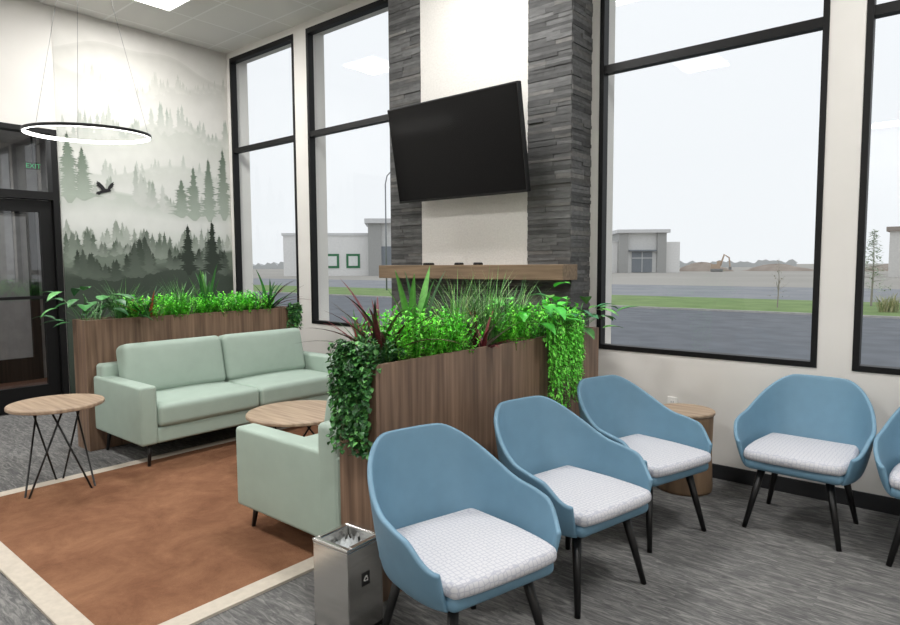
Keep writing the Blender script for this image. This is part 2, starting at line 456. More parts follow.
    f5=lambda y:1.50+.06*math.sin(y*3.7)
    ridge(f5,.2,lin((50,60,50)),crest=.5)
    band(f5,46,(.16,.44),.25,lin((40,50,40)),12,2.66,4.42,fog=(0,.25))
    tree(3.92,1.42,.60,.32,lin((38,48,38)),lin((46,55,46)),13)
    tree(4.24,1.42,.66,.33,lin((38,48,38)),lin((46,55,46)),13)
    k=lin((22,22,24)); X=nx()+.001; cy,cz=2.98,2.34; S=.68
    def poly(pts):
        nonlocal X
        X+=.0003
        mb.add([(X,cy+a*S,cz+b*S) for a,b in pts],[tuple(range(len(pts)))],0,k)
    poly([(.10,.005),(.085,.022),(.06,.022),(.02,.035),(-.03,.02),(-.08,-.01),(-.14,-.03),(-.13,-.045),(-.145,-.06),(-.11,-.06),(-.10,-.075),(-.06,-.045),(-.01,-.03),(.05,-.015),(.085,-.005)])
    poly([(.03,.02),(.05,.07),(.09,.125),(.145,.16),(.13,.13),(.15,.12),(.125,.1),(.14,.09),(.115,.072),(.12,.06),(.095,.05),(.09,.038),(.06,.005),(.02,-.01)])
    poly([(.01,.03),(-.03,.085),(-.08,.13),(-.13,.15),(-.115,.125),(-.14,.115),(-.115,.095),(-.13,.075),(-.10,.062),(-.105,.048),(-.08,.04),(-.06,.01),(-.03,-.01)])
    o=mb.obj('wall_mural',['mural'],recalc=False)
    tag(o,'misty pine forest wall mural with a soaring bird','mural')
mural()

# ---------------------------------------------------------------- fireplace column
CX0,CX1,CY=-4.25,-2.36,4.22
e=thing('fireplace_column',(0,0,0),0,'floor-to-ceiling grey ledger stone chimney breast with pale centre panel','fireplace')
mb=MB(); mb.box(CX0+.02,CX1-.02,CY+.02,D-.001,0,CH-.002); mb.obj('core',['base'],parent=e)
def ledger(mb,ax,a0,a1,z0,z1,face,sg):
    z=z0
    while z<z1-.005:
        h=min(U(.022,.038),z1-z)
        if z1-z-h<.012: h=z1-z
        a=a0
        while a<a1-.002:
            l=U(.12,.36)
            if a1-a-l<.08:l=a1-a
            g=U(62,98); c=lin((g,g*1.0,g*.995)) 
            if R()<.12: c=lin((g*1.14,g*1.12,g*1.09))
            p=U(0,.010)
            if ax=='x': mb.box(a,a+l-.0015,face-p-.0,face+.03,z,z+h-.0013,0,c)
            else: mb.box(face-.03,face+p,a,a+l-.0015,z,z+h-.0013,0,c)
            a+=l
        z+=h
mb=MB()
ledger(mb,'x',CX0,-3.86,1.5,CH-.003,CY,1); ledger(mb,'x',-2.74,CX1,1.5,CH-.003,CY,1)
ledger(mb,'x',CX0,CX1,0,1.38,CY,1)
ledger(mb,'y',CY,D-.002,0,CH-.003,CX1,1)
mb.box(CX0-.01,CX0+.02,CY,D-.002,0,CH-.003,0,lin((88,88,90)))
mb.obj('ledger_stone',['stone'],parent=e)
mb=MB(); mb.box(-3.86,-2.74,CY-.005,CY+.03,1.5,CH-.003); mb.obj('centre_panel',['panel'],parent=e)
mb=MB(); mb.box(-3.9,-2.7,CY-.03,CY+.0,.25,.95); o=mb.obj('firebox',['black'],parent=e,bevel=.005)
mb=MB(); mb.box(-4.20,-2.30,4.0,CY+.0,1.385,1.50); o=mb.obj('mantel_shelf',['mantel'],bevel=.004)
tag(o,'thick brown oak mantel shelf on the stone chimney breast','mantel')
for i,(x,w) in enumerate([(-3.68,.10),(-3.34,.08),(-3.14,.08)]):
    mb=MB(); mb.lathe([(w*.5,0),(w*.5,.012),(w*.42,.02),(w*.3,.02),(w*.28,.012),(0,.012)],20); o=mb.obj('candle_holder',['black'],smooth=True,loc=(x,4.1,1.5))
    tag(o,'small low black tealight holder on the mantel','candle holder','tealight holders on the mantel')
# TV
e=thing('television',(-3.265,4.02,2.04),0,'large flat black wall-mounted television tilted downward','television')
W,HH=1.33,.79; th=math.radians(10)
mb=MB(); mb.box(-W/2,W/2,-.02,.03,0,HH); mb.box(-W/2+.15,W/2-.15,.03,.06,.12,HH-.2); b=mb.obj('tv_body',['tvbody'],parent=e,bevel=.006,rot=(th,0,0))
mb=MB(); mb.box(-W/2+.012,W/2-.012,-.023,-.0195,.02,HH-.012); mb.obj('screen',['screen'],parent=e,rot=(th,0,0))
mb=MB(); mb.box(-.25,.25,.05,.185,.3,.5); mb.obj('wall_bracket',['black'],parent=e)

# ---------------------------------------------------------------- ceiling lights
def panel(x,y):
    e=thing('ceiling_light',(x,y,CH),0,'square recessed white LED ceiling panel','ceiling light','square LED ceiling panels')
    mb=MB(); 
    for a in ((-.305,-.285,-.305,.305),(.285,.305,-.305,.305),(-.285,.285,-.305,-.285),(-.285,.285,.285,.305)): mb.box(*a,-.012,-.001)
    mb.obj('panel_frame',['white'],parent=e)
    mb=MB(); mb.box(-.285,.285,-.285,.285,-.008,-.001); mb.obj('diffuser',['led'],parent=e)
    l=bpy.data.lights.new('led_area','AREA'); l.shape='SQUARE'; l.size=.56; l.energy=60; l.color=(1,.99,.975)
    lo=bpy.data.objects.new('led_lamp',l); scene.collection.objects.link(lo); lo.parent=e; lo.location=(0,0,-.03)
for x,y in ((-6.4,3.1),(-3.0,3.1),(.4,3.1),(-6.4,.27),(-3.0,.27),(.4,.27),(-1.6,-5.9),(1.5,-3.0),(-6.4,-3.0)): panel(x,y)
# ring pendant
RZ=2.49
e=thing('ring_pendant_lamp',(-5.22,1.98,RZ),0,'thin round LED ring pendant hung on slim cables','pendant lamp')
rr=.43
tilt=Quaternion(Vector((.766,.643,0)),math.radians(2.2)); te=tilt.to_euler()
mb=MB(); mb.lathe([(rr,.002),(rr,.024),(rr-.005,.024),(rr-.005,.002)],72,closed=True); mb.obj('ring_housing',['black'],parent=e,rot=te)
mb=MB(); mb.lathe([(rr-.0055,-.001),(rr-.0055,.024),(rr-.016,.024),(rr-.016,-.001)],72,closed=True); mb.obj('ring_diffuser',['ledring'],parent=e,rot=te)
for k in range(3):
    a=math.radians(50+120*k); mb=MB()
    p=tilt@Vector(((rr-.008)*math.cos(a),(rr-.008)*math.sin(a),.015))
    mb.tube([p,(.04*math.cos(a),.04*math.sin(a),CH-RZ-.02)],.0014,6); mb.obj('suspension_cable',['cable'],parent=e)
mb=MB(); mb.lathe([(.07,-.03),(.07,0)],24,c=(0,0,CH-RZ-.001)); mb.obj('ceiling_canopy',['white'],parent=e)

# ---------------------------------------------------------------- rug
mb=MB(); rx0,rx1,ry0,ry1=-4.92,-2.46,.88,3.75; b=.10
mb.box(rx0+b,rx1-b,ry0+b,ry1-b,.0005,.014,0)
mb.box(rx0,rx1,ry0,ry0+b,.0005,.0135,1);mb.box(rx0,rx1,ry1-b,ry1,.0005,.0135,1);mb.box(rx0,rx0+b,ry0+b,ry1-b,.0005,.0135,1);mb.box(rx1-b,rx1,ry0+b,ry1-b,.0005,.0135,1)
o=mb.obj('area_rug',['rug','rugborder']); tag(o,'rust brown area rug with a cream border','rug')

# ---------------------------------------------------------------- planters
PH=1.07
def planter(x0,x1,y0,y1,label):
    e=thing('planter_box',((x0+x1)/2,(y0+y1)/2,0),0,label,'planter','walnut divider planters')
    hx,hy=(x1-x0)/2,(y1-y0)/2; t=.02
    mb=MB(); mb.box(-hx,hx,-hy,-hy+t,0,PH);mb.box(-hx,hx,hy-t,hy,0,PH);mb.box(-hx,-hx+t,-hy+t,hy-t,0,PH);mb.box(hx-t,hx,-hy+t,hy-t,0,PH)
    mb.obj('planter_body',['wood'],parent=e,bevel=.002)
    mb=MB(); mb.box(-hx+t,hx-t,-hy+t,hy-t,PH-.2,PH-.05); mb.obj('soil',['soil'],parent=e)
planter(-2.23,-1.98,1.86,3.94,'tall walnut planter divider behind the blue chairs, full of greenery')
planter(-5.74,-5.49,1.98,4.04,'tall walnut planter divider behind the mint sofa, full of greenery')

# ---------------------------------------------------------------- sofa & armchair (front = +x, local)
def sofa(loc,rotz,L,n,label,name,cat,dep=.80,aw=.13,lh=.17,bl=.54,ah=.44,inset=.02,bt=.065):
    e=thing(name,loc,rotz,label,cat)
    mb=MB(); rbox(mb,(0.0,0,lh+.06),(dep/2-.01,L/2-aw+.01,.06),.02); mb.obj('base_frame',['mint'],parent=e,smooth=True)
    mb=MB(); rbox(mb,(-dep/2+bt+.005,0,lh+bl/2),(bt,L/2-inset,bl/2),.03); mb.obj('back_frame',['mint'],parent=e,smooth=True)
    for s in (-1,1):
        mb=MB(); rbox(mb,(0,s*(L/2-aw/2),lh+ah/2),(dep/2,aw/2,ah/2),.022,n=4); mb.obj('arm',['mint'],parent=e,smooth=True)
    cw=(L-2*aw)/n
    for i in range(n):
        y=-L/2+aw+cw*(i+.5)
        mb=MB(); rbox(mb,(.07,y,lh+.12+.085),(dep/2-.055,cw/2-.003,.085),.04,n=8,puff=(2,.02)); mb.obj('seat_cushion',['mint'],parent=e,smooth=True)
        mb=MB(); 
        rbox(mb,(0,0,0),(.095,cw/2-.003,.215),.055,n=8,puff=(0,.03)); o=mb.obj('back_cushion',['mint'],parent=e,smooth=True); o.location=(-dep/2+.22,y,lh+.48); o.rotation_euler=(0,math.radians(-12),0)
    for sx in (-1,1):
        for sy in (-1,1):
            mb=MB(); mb.tube([(sx*(dep/2-.07),sy*(L/2-.09),lh+.02),(sx*(dep/2-.05),sy*(L/2-.07),0)],[.018,.011],12); mb.obj('leg',['blackleg'],parent=e,smooth=True)
    return e
sofa((-5.06,3.02,.0),0,2.0,2,'mint green two-seat sofa in front of the walnut planter','sofa','sofa',dep=.84,lh=.18)
sofa((-2.735,2.35,.0),math.pi,.90,1,'mint green square-armed armchair backed against the planter','armchair','armchair',dep=.90,lh=.15,ah=.45,bl=.59,inset=-.004,bt=.08)

# ---------------------------------------------------------------- blue chairs
def chair(loc,rotz,label):
    e=thing('tub_chair',loc,rotz,label,'chair','blue waiting room chairs')
    NS,NT=80,14
    def sup(th,a,a2,b,n):
        c,s=-math.cos(th),math.sin(th)
        aa=a if c<0 else a2
        r=(abs(c/aa)**n+abs(s/b)**n)**(-1/n); return r*c,r*s
    def sst(x): x=max(0,min(1,x)); return x*x*(3-2*x)
    vs=[];fs=[]
    for i in range(NS+1):
        s=-1+2*i/NS
        a=abs(s)
        th=s*math.radians(135)
        tx,ty=sup(th,.325,.36,.335,3.0)
        bx,by=sup(th,.245,.31,.268,2.8)
        ty*= 1-.16*(1-sst((a-.15)/.6))
        rim=.815-.205*sst((a-.19)/.46)-.03*sst((a-.6)/.3)-.085*sst((a-.80)/.20)
        tx-=.045*(1-sst((a-.12)/.5))
        fwd=.035*sst((a-.80)/.20)
        for j in range(NT+1):
            t=j/NT; m=t**.62
            x=bx*(1-m)+(tx-fwd)*m; y=by*(1-m)+ty*m; z=.35+(rim-.35)*t
            vs.append((x,y,z))
    for i in range(NS):
        for j in range(NT):
            a=i*(NT+1)+j; fs.append((a,a+1,a+NT+2,a+NT+1))
    mb=MB(); mb.add(vs,fs)
    sh=mb.obj('shell',['blue'],parent=e,smooth=True)
    so=sh.modifiers.new('solid','SOLIDIFY'); so.thickness=.022; so.offset=0
    bv=sh.modifiers.new('bev','BEVEL'); bv.width=.009; bv.segments=3; bv.limit_method='ANGLE'; bv.angle_limit=math.radians(50)
    mb=MB(); rbox(mb,(0.01,0,.380),(.252,.242,.034),.032,n=6); mb.obj('seat_base',['blue'],parent=e,smooth=True)
    def tp(w):
        k=1-.10*max(0,-w[0]/.27)-.10*max(0,w[0]/.27)**5; w[1]*=k
        w[0]*=1-.09*abs(w[1]/.26)**4 if w[0]>0 else 1
        return w
    mb=MB(); rbox(mb,(.022,0,.430),(.268,.262,.028),.026,n=10,puff=(2,.007),taper=tp); mb.obj('seat_cushion',['seat'],parent=e,smooth=True)
    mb=MB(); mb.box(-.17,.17,-.02,.02,.325,.347);mb.box(-.02,.02,-.17,.17,.325,.347); mb.obj('underframe',['blackleg'],parent=e)
    for sx in (-1,1):
        for sy in (-1,1):
            mb=MB(); mb.tube([(sx*.165,sy*.165,.355),(sx*.235,sy*.235,0)],[.022,.013],14); mb.obj('leg',['blackleg'],parent=e,smooth=True)
    return e
lab='blue vinyl tub chair with pale patterned cushion beside the planter'
c1=chair((-1.47,1.82,0),math.radians(-14),lab)
copy_thing(c1,(-1.43,2.60,0),math.radians(-12))
copy_thing(c1,(-1.42,3.40,0),math.radians(-16))
lab2='blue vinyl tub chair with pale patterned seat under the window'
copy_thing(c1,(-.73,3.99,0),math.radians(-92),lab2)
copy_thing(c1,(-.04,3.94,0),math.radians(-93),lab2)

# ---------------------------------------------------------------- tables
def wire_table(loc,r,h,label,name,cat='table'):
    e=thing(name,loc,0,label,cat)
    mb=MB(); mb.lathe([(r-.006,h-.025),(r,h-.02),(r,h-.005),(r-.005,h)],56); mb.obj('table_top',['tabletop'],parent=e)
    n=3
    for k in range(n):
        a=2*math.pi*k/n+.75
        mb=MB()
        def P(rr,da,z): return (rr*math.cos(a+da),rr*math.sin(a+da),z)
        mb.tube([P(r*.52,-1.28,h-.026),P(r*.76,-.10,.014),P(r*.78,-.05,.007),P(r*.78,.05,.007),P(r*.76,.10,.014),P(r*.52,1.28,h-.026)],.0065,8)
        mb.obj('leg',['blackleg'],parent=e,smooth=True)
    return e
wire_table((-4.70,1.50,.0),.285,.60,'round wood-topped side table with black wire legs','side_table')
wire_table((-3.80,2.80,.014),.38,.42,'round wood coffee table with black wire legs on the rug','coffee_table')
e=thing('stump_table',(-1.47,4.19,0),0,'round tree-stump side table between blue chairs','side table')
mb=MB(); mb.lathe([(.175,0),(.18,.02),(.17,.25),(.175,.49),(.178,.51)],40); mb.obj('stump_body',['stump'],parent=e,smooth=True,bevel=0)
mb=MB(); mb.lathe([(.178,.5101),(.186,.515),(.186,.528),(.18,.533)],48); mb.obj('table_top',['tabletop'],parent=e)

# ---------------------------------------------------------------- trash bin
e=thing('waste_bin',(-1.96,1.67,0),math.radians(3),'brushed stainless steel square waste bin with open top','bin')
mb=MB(); t=.006; w=.10; h=.37
mb.box(-w,w,-w,-w+t,.015,h);mb.box(-w,w,w-t,w,.015,h);mb.box(-w,-w+t,-w+t,w-t,.015,h);mb.box(w-t,w,-w+t,w-t,.015,h);mb.box(-w+t,w-t,-w+t,w-t,.015,.025)
mb.obj('bin_body',['steel'],parent=e,bevel=.003)
mb=MB(); 
for a in ((-w-.004,w+.004,-w-.004,-w+.022),(-w-.004,w+.004,w-.022,w+.004),(-w-.004,-w+.022,-w+.022,w-.022),(w-.022,w+.004,-w+.022,w-.022)): mb.box(*a,h,h+.016)
mb.obj('bin_rim',['steel'],parent=e,bevel=.006)
mb=MB(); mb.box(-w-.002,w+.002,-w-.002,w+.002,0,.016); mb.obj('bin_foot',['black'],parent=e)
mb=MB(); n=16; vs=[];fs=[]
for i in range(n+1):
    for j in range(n+1):
        vs.append((-.088+.176*i/n,-.088+.176*j/n,h-.05+U(-.018,.03)))
for i in range(n):
    for j in range(n): a=i*(n+1)+j; fs.append((a,a+n+1,a+n+2,a+1))
mb.add(vs,fs); mb.obj('bin_liner',['liner'],parent=e,smooth=True)
mb=MB(); mb.box(w,w+.0015,-.022,.022,.205,.26,0)
for k in range(3):
    a=math.radians(90+120*k); b=math.radians(90+120*(k+1)); c0=(0,.2325)
    p0=(c0[0]+.015*math.cos(a),c0[1]+.015*math.sin(a)); p1=(c0[0]+.015*math.cos(b),c0[1]+.015*math.sin(b))
    q0=(p0[0]*.8+p1[0]*.2,p0[1]*.8+p1[1]*.2); q1=(p0[0]*.25+p1[0]*.75,p0[1]*.25+p1[1]*.75)
    mb.tube([(w+.002,q0[0],q0[1]),(w+.002,q1[0],q1[1])],[.0022,.0022],6,mat=1); mb.tube([(w+.002,q1[0],q1[1]),(w+.002,p1[0]*.9,c0[1]+(p1[1]-c0[1])*.9)],[.005,.001],6,mat=1)
mb.obj('recycling_label',['slot','white'],parent=e)
# outlet
e=thing('wall_outlet',(-1.68,D-.001,.475),0,'white duplex electrical outlet plate on the wall','outlet')
mb=MB(); mb.box(-.036,.036,-.006,0,-.058,.058); mb.obj('cover_plate',['white'],parent=e,bevel=.002)
for z in (-.024,.024):
    mb=MB()
    mb.box(-.017,.017,-.008,-.0055,z-.014,z+.014,0)
    for x in (-.009,.006): mb.box(x,x+.003,-.009,-.0075,z-.006,z+.006,1)
    mb.obj('socket',['white','slot'],parent=e)

# ---------------------------------------------------------------- plants
def blade(mb,o,az,el,L,w,droop,seg,prof,col,fold=.25,side_curve=0):
    p=Vector(o); e=el; vs=[];fs=[];cs=[]
    for i in range(seg+1):
        t=i/seg; ww=w*.5*prof(t)
        a=az+side_curve*t
        d=Vector((math.cos(a)*math.cos(e),math.sin(a)*math.cos(e),math.sin(e)))
        sd=Vector((-math.sin(a),math.cos(a),0)); up=Vector((-math.sin(e)*math.cos(a),-math.sin(e)*math.sin(a),math.cos(e)))
        vs+=[p+sd*ww+up*fold*ww,p.copy(),p-sd*ww+up*fold*ww]
        p=p+d*(L/seg); e-=droop/seg
    for i in range(seg):
        a=3*i; fs+=[(a,a+1,a+4,a+3),(a+1,a+2,a+5,a+4)]
    cm=tuple(min(1,x*1.25) for x in col[:3])+(1,)
    for i in range(seg+1): cs+=[col,cm,col]
    mb.add(vs,fs,0,cs)
    return p
pg=lambda t:(1-t)**.7*min(1,.5+t*4)
pl=lambda t:max(.03,math.sin(math.pi*min(1,t**.75)))
ps=lambda t:(.55+.45*math.sin(min(1,t*1.6)*math.pi/2))*(1-t**4)+.01
def cv(c,v=.2):
    k=U(1-v,1+v); l=lin(c); return tuple(min(1,x*k) for x in l[:3])+(1,)
def plant(name,loc,fn,label,cat='plant',group='planter greenery'):
    mb=MB(); fn(mb); o=mb.obj(name,['leaf'],recalc=False,loc=loc); return tag(o,label,cat,group)
def bush(ly,hgt,n,cols,ls=.035,lx=.09):
    def f(mb):
        for i in range(n):
            x,y=U(-lx,lx),U(-ly,ly)
            az=U(0,6.28); el=math.radians(U(60,88)); L=hgt*U(.5,1.15); c=random.choice(cols)
            seg=9; p=Vector((x,y,0)); e=el; droop=U(.1,.6)
            pts=[]
            for k in range(seg+1):
                pts.append(p.copy()); d=Vector((math.cos(az)*math.cos(e),math.sin(az)*math.cos(e),math.sin(e))); p=p+d*L/seg; e-=droop/seg
            blade(mb,(x,y,0),az,el,L,.004,droop,4,lambda t:1,cv((90,130,50)))
            for k in range(2,seg+1):
                for q in range(3):
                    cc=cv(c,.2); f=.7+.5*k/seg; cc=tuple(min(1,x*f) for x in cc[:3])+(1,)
                    blade(mb,pts[k],U(0,6.28),math.radians(U(10,65)),ls*U(.7,1.2),ls*.5,.6,2,pl,cc)
    return f
def grass(n,h,w,cols,spread=.05,e0=55,e1=88,dr=(.3,1.4)):
    def f(mb):
        for i in range(n):
            blade(mb,(U(-spread,spread),U(-spread,spread),0),U(0,6.28),math.radians(U(e0,e1)),h*U(.6,1.1),w,U(*dr),7,pg,cv(random.choice(cols),.25))
    return f
def rosette(n,h,w,cols,e0=30,e1=85,dr=(.3,1.3),prof=pg,spread=.03,fold=.35):
    def f(mb):
        for i in range(n):
            blade(mb,(U(-spread,spread),U(-spread,spread),0),i*2.4+U(-.2,.2),math.radians(U(e0,e1)),h*U(.7,1.1),w*U(.8,1.1),U(*dr),9,prof,cv(random.choice(cols),.2),fold)
    return f
def broad(n,h,lw,ll,cols,e0=35,e1=80,azr=(0,6.28)):
    def f(mb):
        for i in range(n):
            az=U(*azr); L=h*U(.5,1.1); el=math.radians(U(e0,e1))
            p=blade(mb,(U(-.04,.04),U(-.08,.08),0),az,el,L,.006,.5,5,lambda t:1,cv((60,110,50)))
            blade(mb,p,az+U(-.5,.5),math.radians(U(-10,35)),ll*U(.7,1.15),lw*U(.75,1.1),U(.5,1.2),8,pl,cv(random.choice(cols),.2),.2)
    return f
def cascade(n,dirs,drop,cols,ls,w0,spread,dens=.022,out=.06,arch=.06):
    def f(mb):
        for i in range(n):
            ox,oy,dx,dy=random.choice(dirs)
            tx,ty=-dy,dx; s=U(-spread,spread)
            p=Vector((ox+tx*s,oy+ty*s,U(0,.04))); dd=drop*U(.3,1.0); o=out*U(.35,1.3)
            path=[]; steps=int((dd+.15)/dens)
            for k in range(steps+1):
                t=k/steps
                u=min(1,t*4); z=arch*math.sin(u*math.pi*.75)*U(.95,1.05)-(max(0,t-.18)/.82)*dd
                path.append(p+Vector((dx*(o*u+.02),dy*(o*u+.02),z))+Vector((tx,ty,0))*.03*math.sin(t*5+i))
            for k in range(steps):
                pp=path[k]
                for q in range(2):
                    blade(mb,pp+Vector((U(-.01,.01),U(-.01,.01),0)),math.atan2(dy,dx)+U(-1.5,1.5),math.radians(U(-70,20)),ls*U(.7,1.2),ls*w0,U(.2,.8),3,pl,cv(random.choice(cols),.3))
            mb.tube([path[k] for k in range(0,steps+1,2)],.0015,4,0,cv((70,90,40)),caps=False)
    return f
G1=[(104,206,56),(128,224,72),(80,184,50)]
G2=[(72,132,60),(96,156,74),(52,104,50)]
DK=[(46,96,46),(60,116,56),(36,78,40)]
BU=[(84,34,42),(100,42,48),(48,44,38),(66,56,44)]
zt=PH-.05
X1=-2.105
plant('ivy_plant',(X1,1.90,zt+.02),cascade(56,[(.0,-.02,0,-1),(-.03,-.02,-.2,-.95),(.04,-.02,.05,-1),(.02,-.02,0,-1)],.47,DK+[(80,140,66)],.027,.9,.08,out=.05,arch=.09,dens=.016),'dark green ivy trailing over the planter end','ivy')
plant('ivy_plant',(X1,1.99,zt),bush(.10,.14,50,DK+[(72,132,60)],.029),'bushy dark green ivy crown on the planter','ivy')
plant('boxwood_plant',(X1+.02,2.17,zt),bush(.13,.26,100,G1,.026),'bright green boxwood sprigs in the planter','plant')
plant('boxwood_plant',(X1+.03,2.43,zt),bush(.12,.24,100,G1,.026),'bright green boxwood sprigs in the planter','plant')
plant('cordyline_plant',(X1-.06,2.08,zt),rosette(24,.46,.036,BU),'burgundy spiky cordyline rising from the planter','plant')
plant('snake_plant',(X1-.05,2.3,zt),rosette(9,.46,.05,DK+G2,e0=65,e1=88,dr=(.1,.5),prof=ps),'dark upright snake plant in the planter','plant')
plant('grass_tuft',(X1-.03,2.60,zt),grass(220,.47,.0065,G2+[(120,160,90),(150,176,110)],e0=62),'fine green ornamental grass tuft in planter','grass')
plant('grass_tuft',(X1-.02,2.86,zt),grass(220,.47,.0065,G2+[(140,170,110),(110,150,90)],e0=62),'fine green ornamental grass tuft in planter','grass')
plant('cordyline_plant',(X1+.05,2.70,zt),rosette(24,.30,.034,[(104,40,46),(120,52,52),(80,36,42),(66,56,44)]),'low burgundy cordyline between grasses','plant')
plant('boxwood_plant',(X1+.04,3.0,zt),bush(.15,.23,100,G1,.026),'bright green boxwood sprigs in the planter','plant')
plant('grass_tuft',(X1-.05,3.12,zt),grass(150,.46,.0065,G2+[(120,160,90)],e0=62),'fine green ornamental grass tuft in planter','grass')
plant('broadleaf_plant',(X1+.02,3.26,zt),broad(26,.29,.09,.15,[(84,190,70),(104,206,84),(66,164,60)],e0=50,e1=85),'broad-leaved bright green plant in the planter','plant')
plant('trailing_fern',(X1+.09,3.38,zt+.03),cascade(90,[(.03,0,1,0)],.54,[(112,214,70),(94,194,60),(136,228,90)],.026,.4,.17,out=.075,arch=.13,dens=.014),'bright green fern trailing down the planter side','fern')
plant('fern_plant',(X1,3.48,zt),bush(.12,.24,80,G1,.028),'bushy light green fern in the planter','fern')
plant('arrowhead_plant',(X1+.04,3.74,zt),broad(30,.26,.08,.15,G2+[(60,124,64),(50,110,70)],e0=25,e1=80),'arrow-leaved dark green plant at planter end','plant')
plant('cordyline_plant',(X1-.04,3.6,zt),rosette(14,.36,.034,BU+DK),'burgundy spiky cordyline in the planter','plant')
X2=-5.615
plant('pothos_plant',(X2,2.08,zt),broad(34,.28,.11,.17,[(50,112,56),(66,134,66),(40,96,50),(90,156,84)],e0=20,e1=80),'variegated broad-leaved pothos on the planter','plant')
for y in (2.5,2.8,3.1,3.38,3.6):
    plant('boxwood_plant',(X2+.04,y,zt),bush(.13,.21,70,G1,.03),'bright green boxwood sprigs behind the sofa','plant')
plant('cordyline_plant',(X2+.06,2.50,zt),rosette(24,.34,.04,[(160,60,50),(120,46,44)]+DK),'red and green cordyline behind the sofa','plant')
plant('grass_tuft',(X2-.02,2.34,zt),grass(130,.40,.007,G2,e0=62),'fine green grass tuft behind the sofa','grass')
plant('snake_plant',(X2-.03,3.12,zt),rosette(10,.48,.046,DK+G2,e0=68,e1=88,dr=(.1,.4),prof=ps),'dark upright snake plant behind the sofa','plant')
plant('grass_tuft',(X2-.02,2.86,zt),grass(160,.42,.007,G2,e0=62),'fine green grass tuft behind the sofa','grass')
plant('cordyline_plant',(X2+.02,3.76,zt),rosette(32,.48,.046,BU+DK),'dark burgundy dracaena at the planter end','plant')
plant('ivy_plant',(X2+.08,3.94,zt),cascade(24,[(.02,0,1,.2),(.0,.05,.6,.8)],.28,DK+G2,.035,.8,.07),'small ivy trailing over the planter end','ivy')
e=thing('potted_bromeliad',(-4.74,4.22,0),0,'red and green bromeliad in a tall grey pot by the window','potted plant')
mb=MB(); mb.lathe([(.11,0),(.13,.02),(.15,.7),(.155,.72),(.14,.72),(.135,.68),(0,.68)],32); mb.obj('pot',['pot'],parent=e,smooth=False)
mb=MB(); rosette(26,.42,.05,[(176,66,74),(80,130,76),(150,60,66),(70,116,70)],e0=50,e1=88,dr=(.2,.9))(mb); mb.obj('foliage',['leaf'],parent=e,recalc=False,loc=(0,0,.69))

# ---------------------------------------------------------------- exterior
GZ=-.1
def ground(name,x0,x1,y0,y1,z,mat,label,cat):
    mb=MB(); mb.box(x0,x1,y0,y1,z-.1,z); o=mb.obj(name,[mat]); tag(o,label,cat,kind='structure'); return o
ground('parking_lot',-150,60,D+WT+.001,22.0,GZ,'gravel','dark asphalt parking lot outside the windows','parking lot')
ground('lawn_strip',-150,60,22.15,30,GZ+.04,'grass','strip of green lawn beside the road','lawn')
ground('curb',-150,60,22.0,22.15,GZ+.06,'curb','pale concrete curb along the lawn','curb')
ground('road',-200,80,30.001,47,GZ,'road','grey asphalt road beyond the lawn','road')
ground('field',-900,400,47.001,1500,GZ,'field','flat dry field stretching to the horizon','field')
def building(loc,rz,label,kind):
    e=thing('building',loc,rz,label,'building')
    st=lin((166,166,164)); wh=lin((230,229,227)); dk=lin((128,134,140)); cr=lin((212,212,212))  # tones lightened, putting distance haze into the building colours
    mb=MB()
    if kind==0:
        mb.box(-4.2,-2.6,-3,6,0,7.2,0,st); mb.box(2.6,4.2,-3,6,0,7.2,0,st); mb.box(-2.6,2.6,-2.4,6,0,7.2,0,lin((214,214,212))); mb.obj('tower',['col'],parent=e)
        mb=MB(); mb.box(-4.7,4.7,-3.6,6.4,7.2,7.8,0,cr); mb.obj('cornice',['col'],parent=e)
        mb=MB(); mb.box(-1.8,1.8,-2.55,-2.4,.1,3.8,0,dk); mb.box(-.06,.06,-2.65,-2.55,.1,3.8,0,cr); mb.box(-1.8,1.8,-2.65,-2.55,2.6,2.75,0,cr); mb.box(-2.4,2.4,-3.4,-2.4,3.9,4.15,0,dk); mb.obj('entrance_glazing',['col'],parent=e)
        mb=MB(); mb.box(-11,-4.2,-1.5,6,0,5.6,0,wh); mb.box(4.2,7,-1.5,6,0,5.6,0,wh); mb.box(-11.2,-4.2,-1.7,6,5.6,5.9,0,cr); mb.obj('wing',['col'],parent=e)
    else:
        mb.box(1,3,-3,6,0,8,0,st);mb.box(6,7.5,-3,6,0,8,0,st);mb.box(3,6,-2.6,6,0,8,0,lin((206,206,204))); mb.obj('tower',['col'],parent=e)
        mb=MB(); mb.box(.5,8.2,-3.6,6.4,8,8.7,0,cr); mb.obj('cornice',['col'],parent=e)
        mb=MB(); mb.box(3,6,-2.75,-2.6,.1,4.5,0,dk); mb.obj('entrance_glazing',['col'],parent=e)
        mb=MB(); mb.box(-12,1,-1.5,6,0,6.2,0,wh); mb.box(-12.2,1,-1.7,6,6.2,6.6,0,cr); mb.obj('wing',['col'],parent=e)
        for x in (-4.6,-1.4):
            mb=MB(); mb.box(x-1.05,x+1.05,-1.6,-1.49,1.2,3.4,0,lin((60,120,84))); mb.box(x-.7,x+.7,-1.65,-1.6,1.55,3.05,0,lin((225,228,225))); mb.obj('window_panel',['col'],parent=e)
building((-48.8,112.8,GZ),math.radians(36),'pale commercial building with stone tower across the road',0)
building((-74.8,67.8,GZ),math.radians(45),'white and grey shop building with green framed windows',1)
e=thing('building',(-.8,88,GZ),0,'pale low building past the trees','building')
mb=MB(); mb.box(-7,12,-4,6,0,5.0,0,lin((214,212,208))); mb.obj('walls',['col'],parent=e)
mb=MB(); mb.box(-7.3,12.3,-4.3,6.3,5.0,5.5,0,lin((150,140,132))); mb.obj('roof_edge',['col'],parent=e)
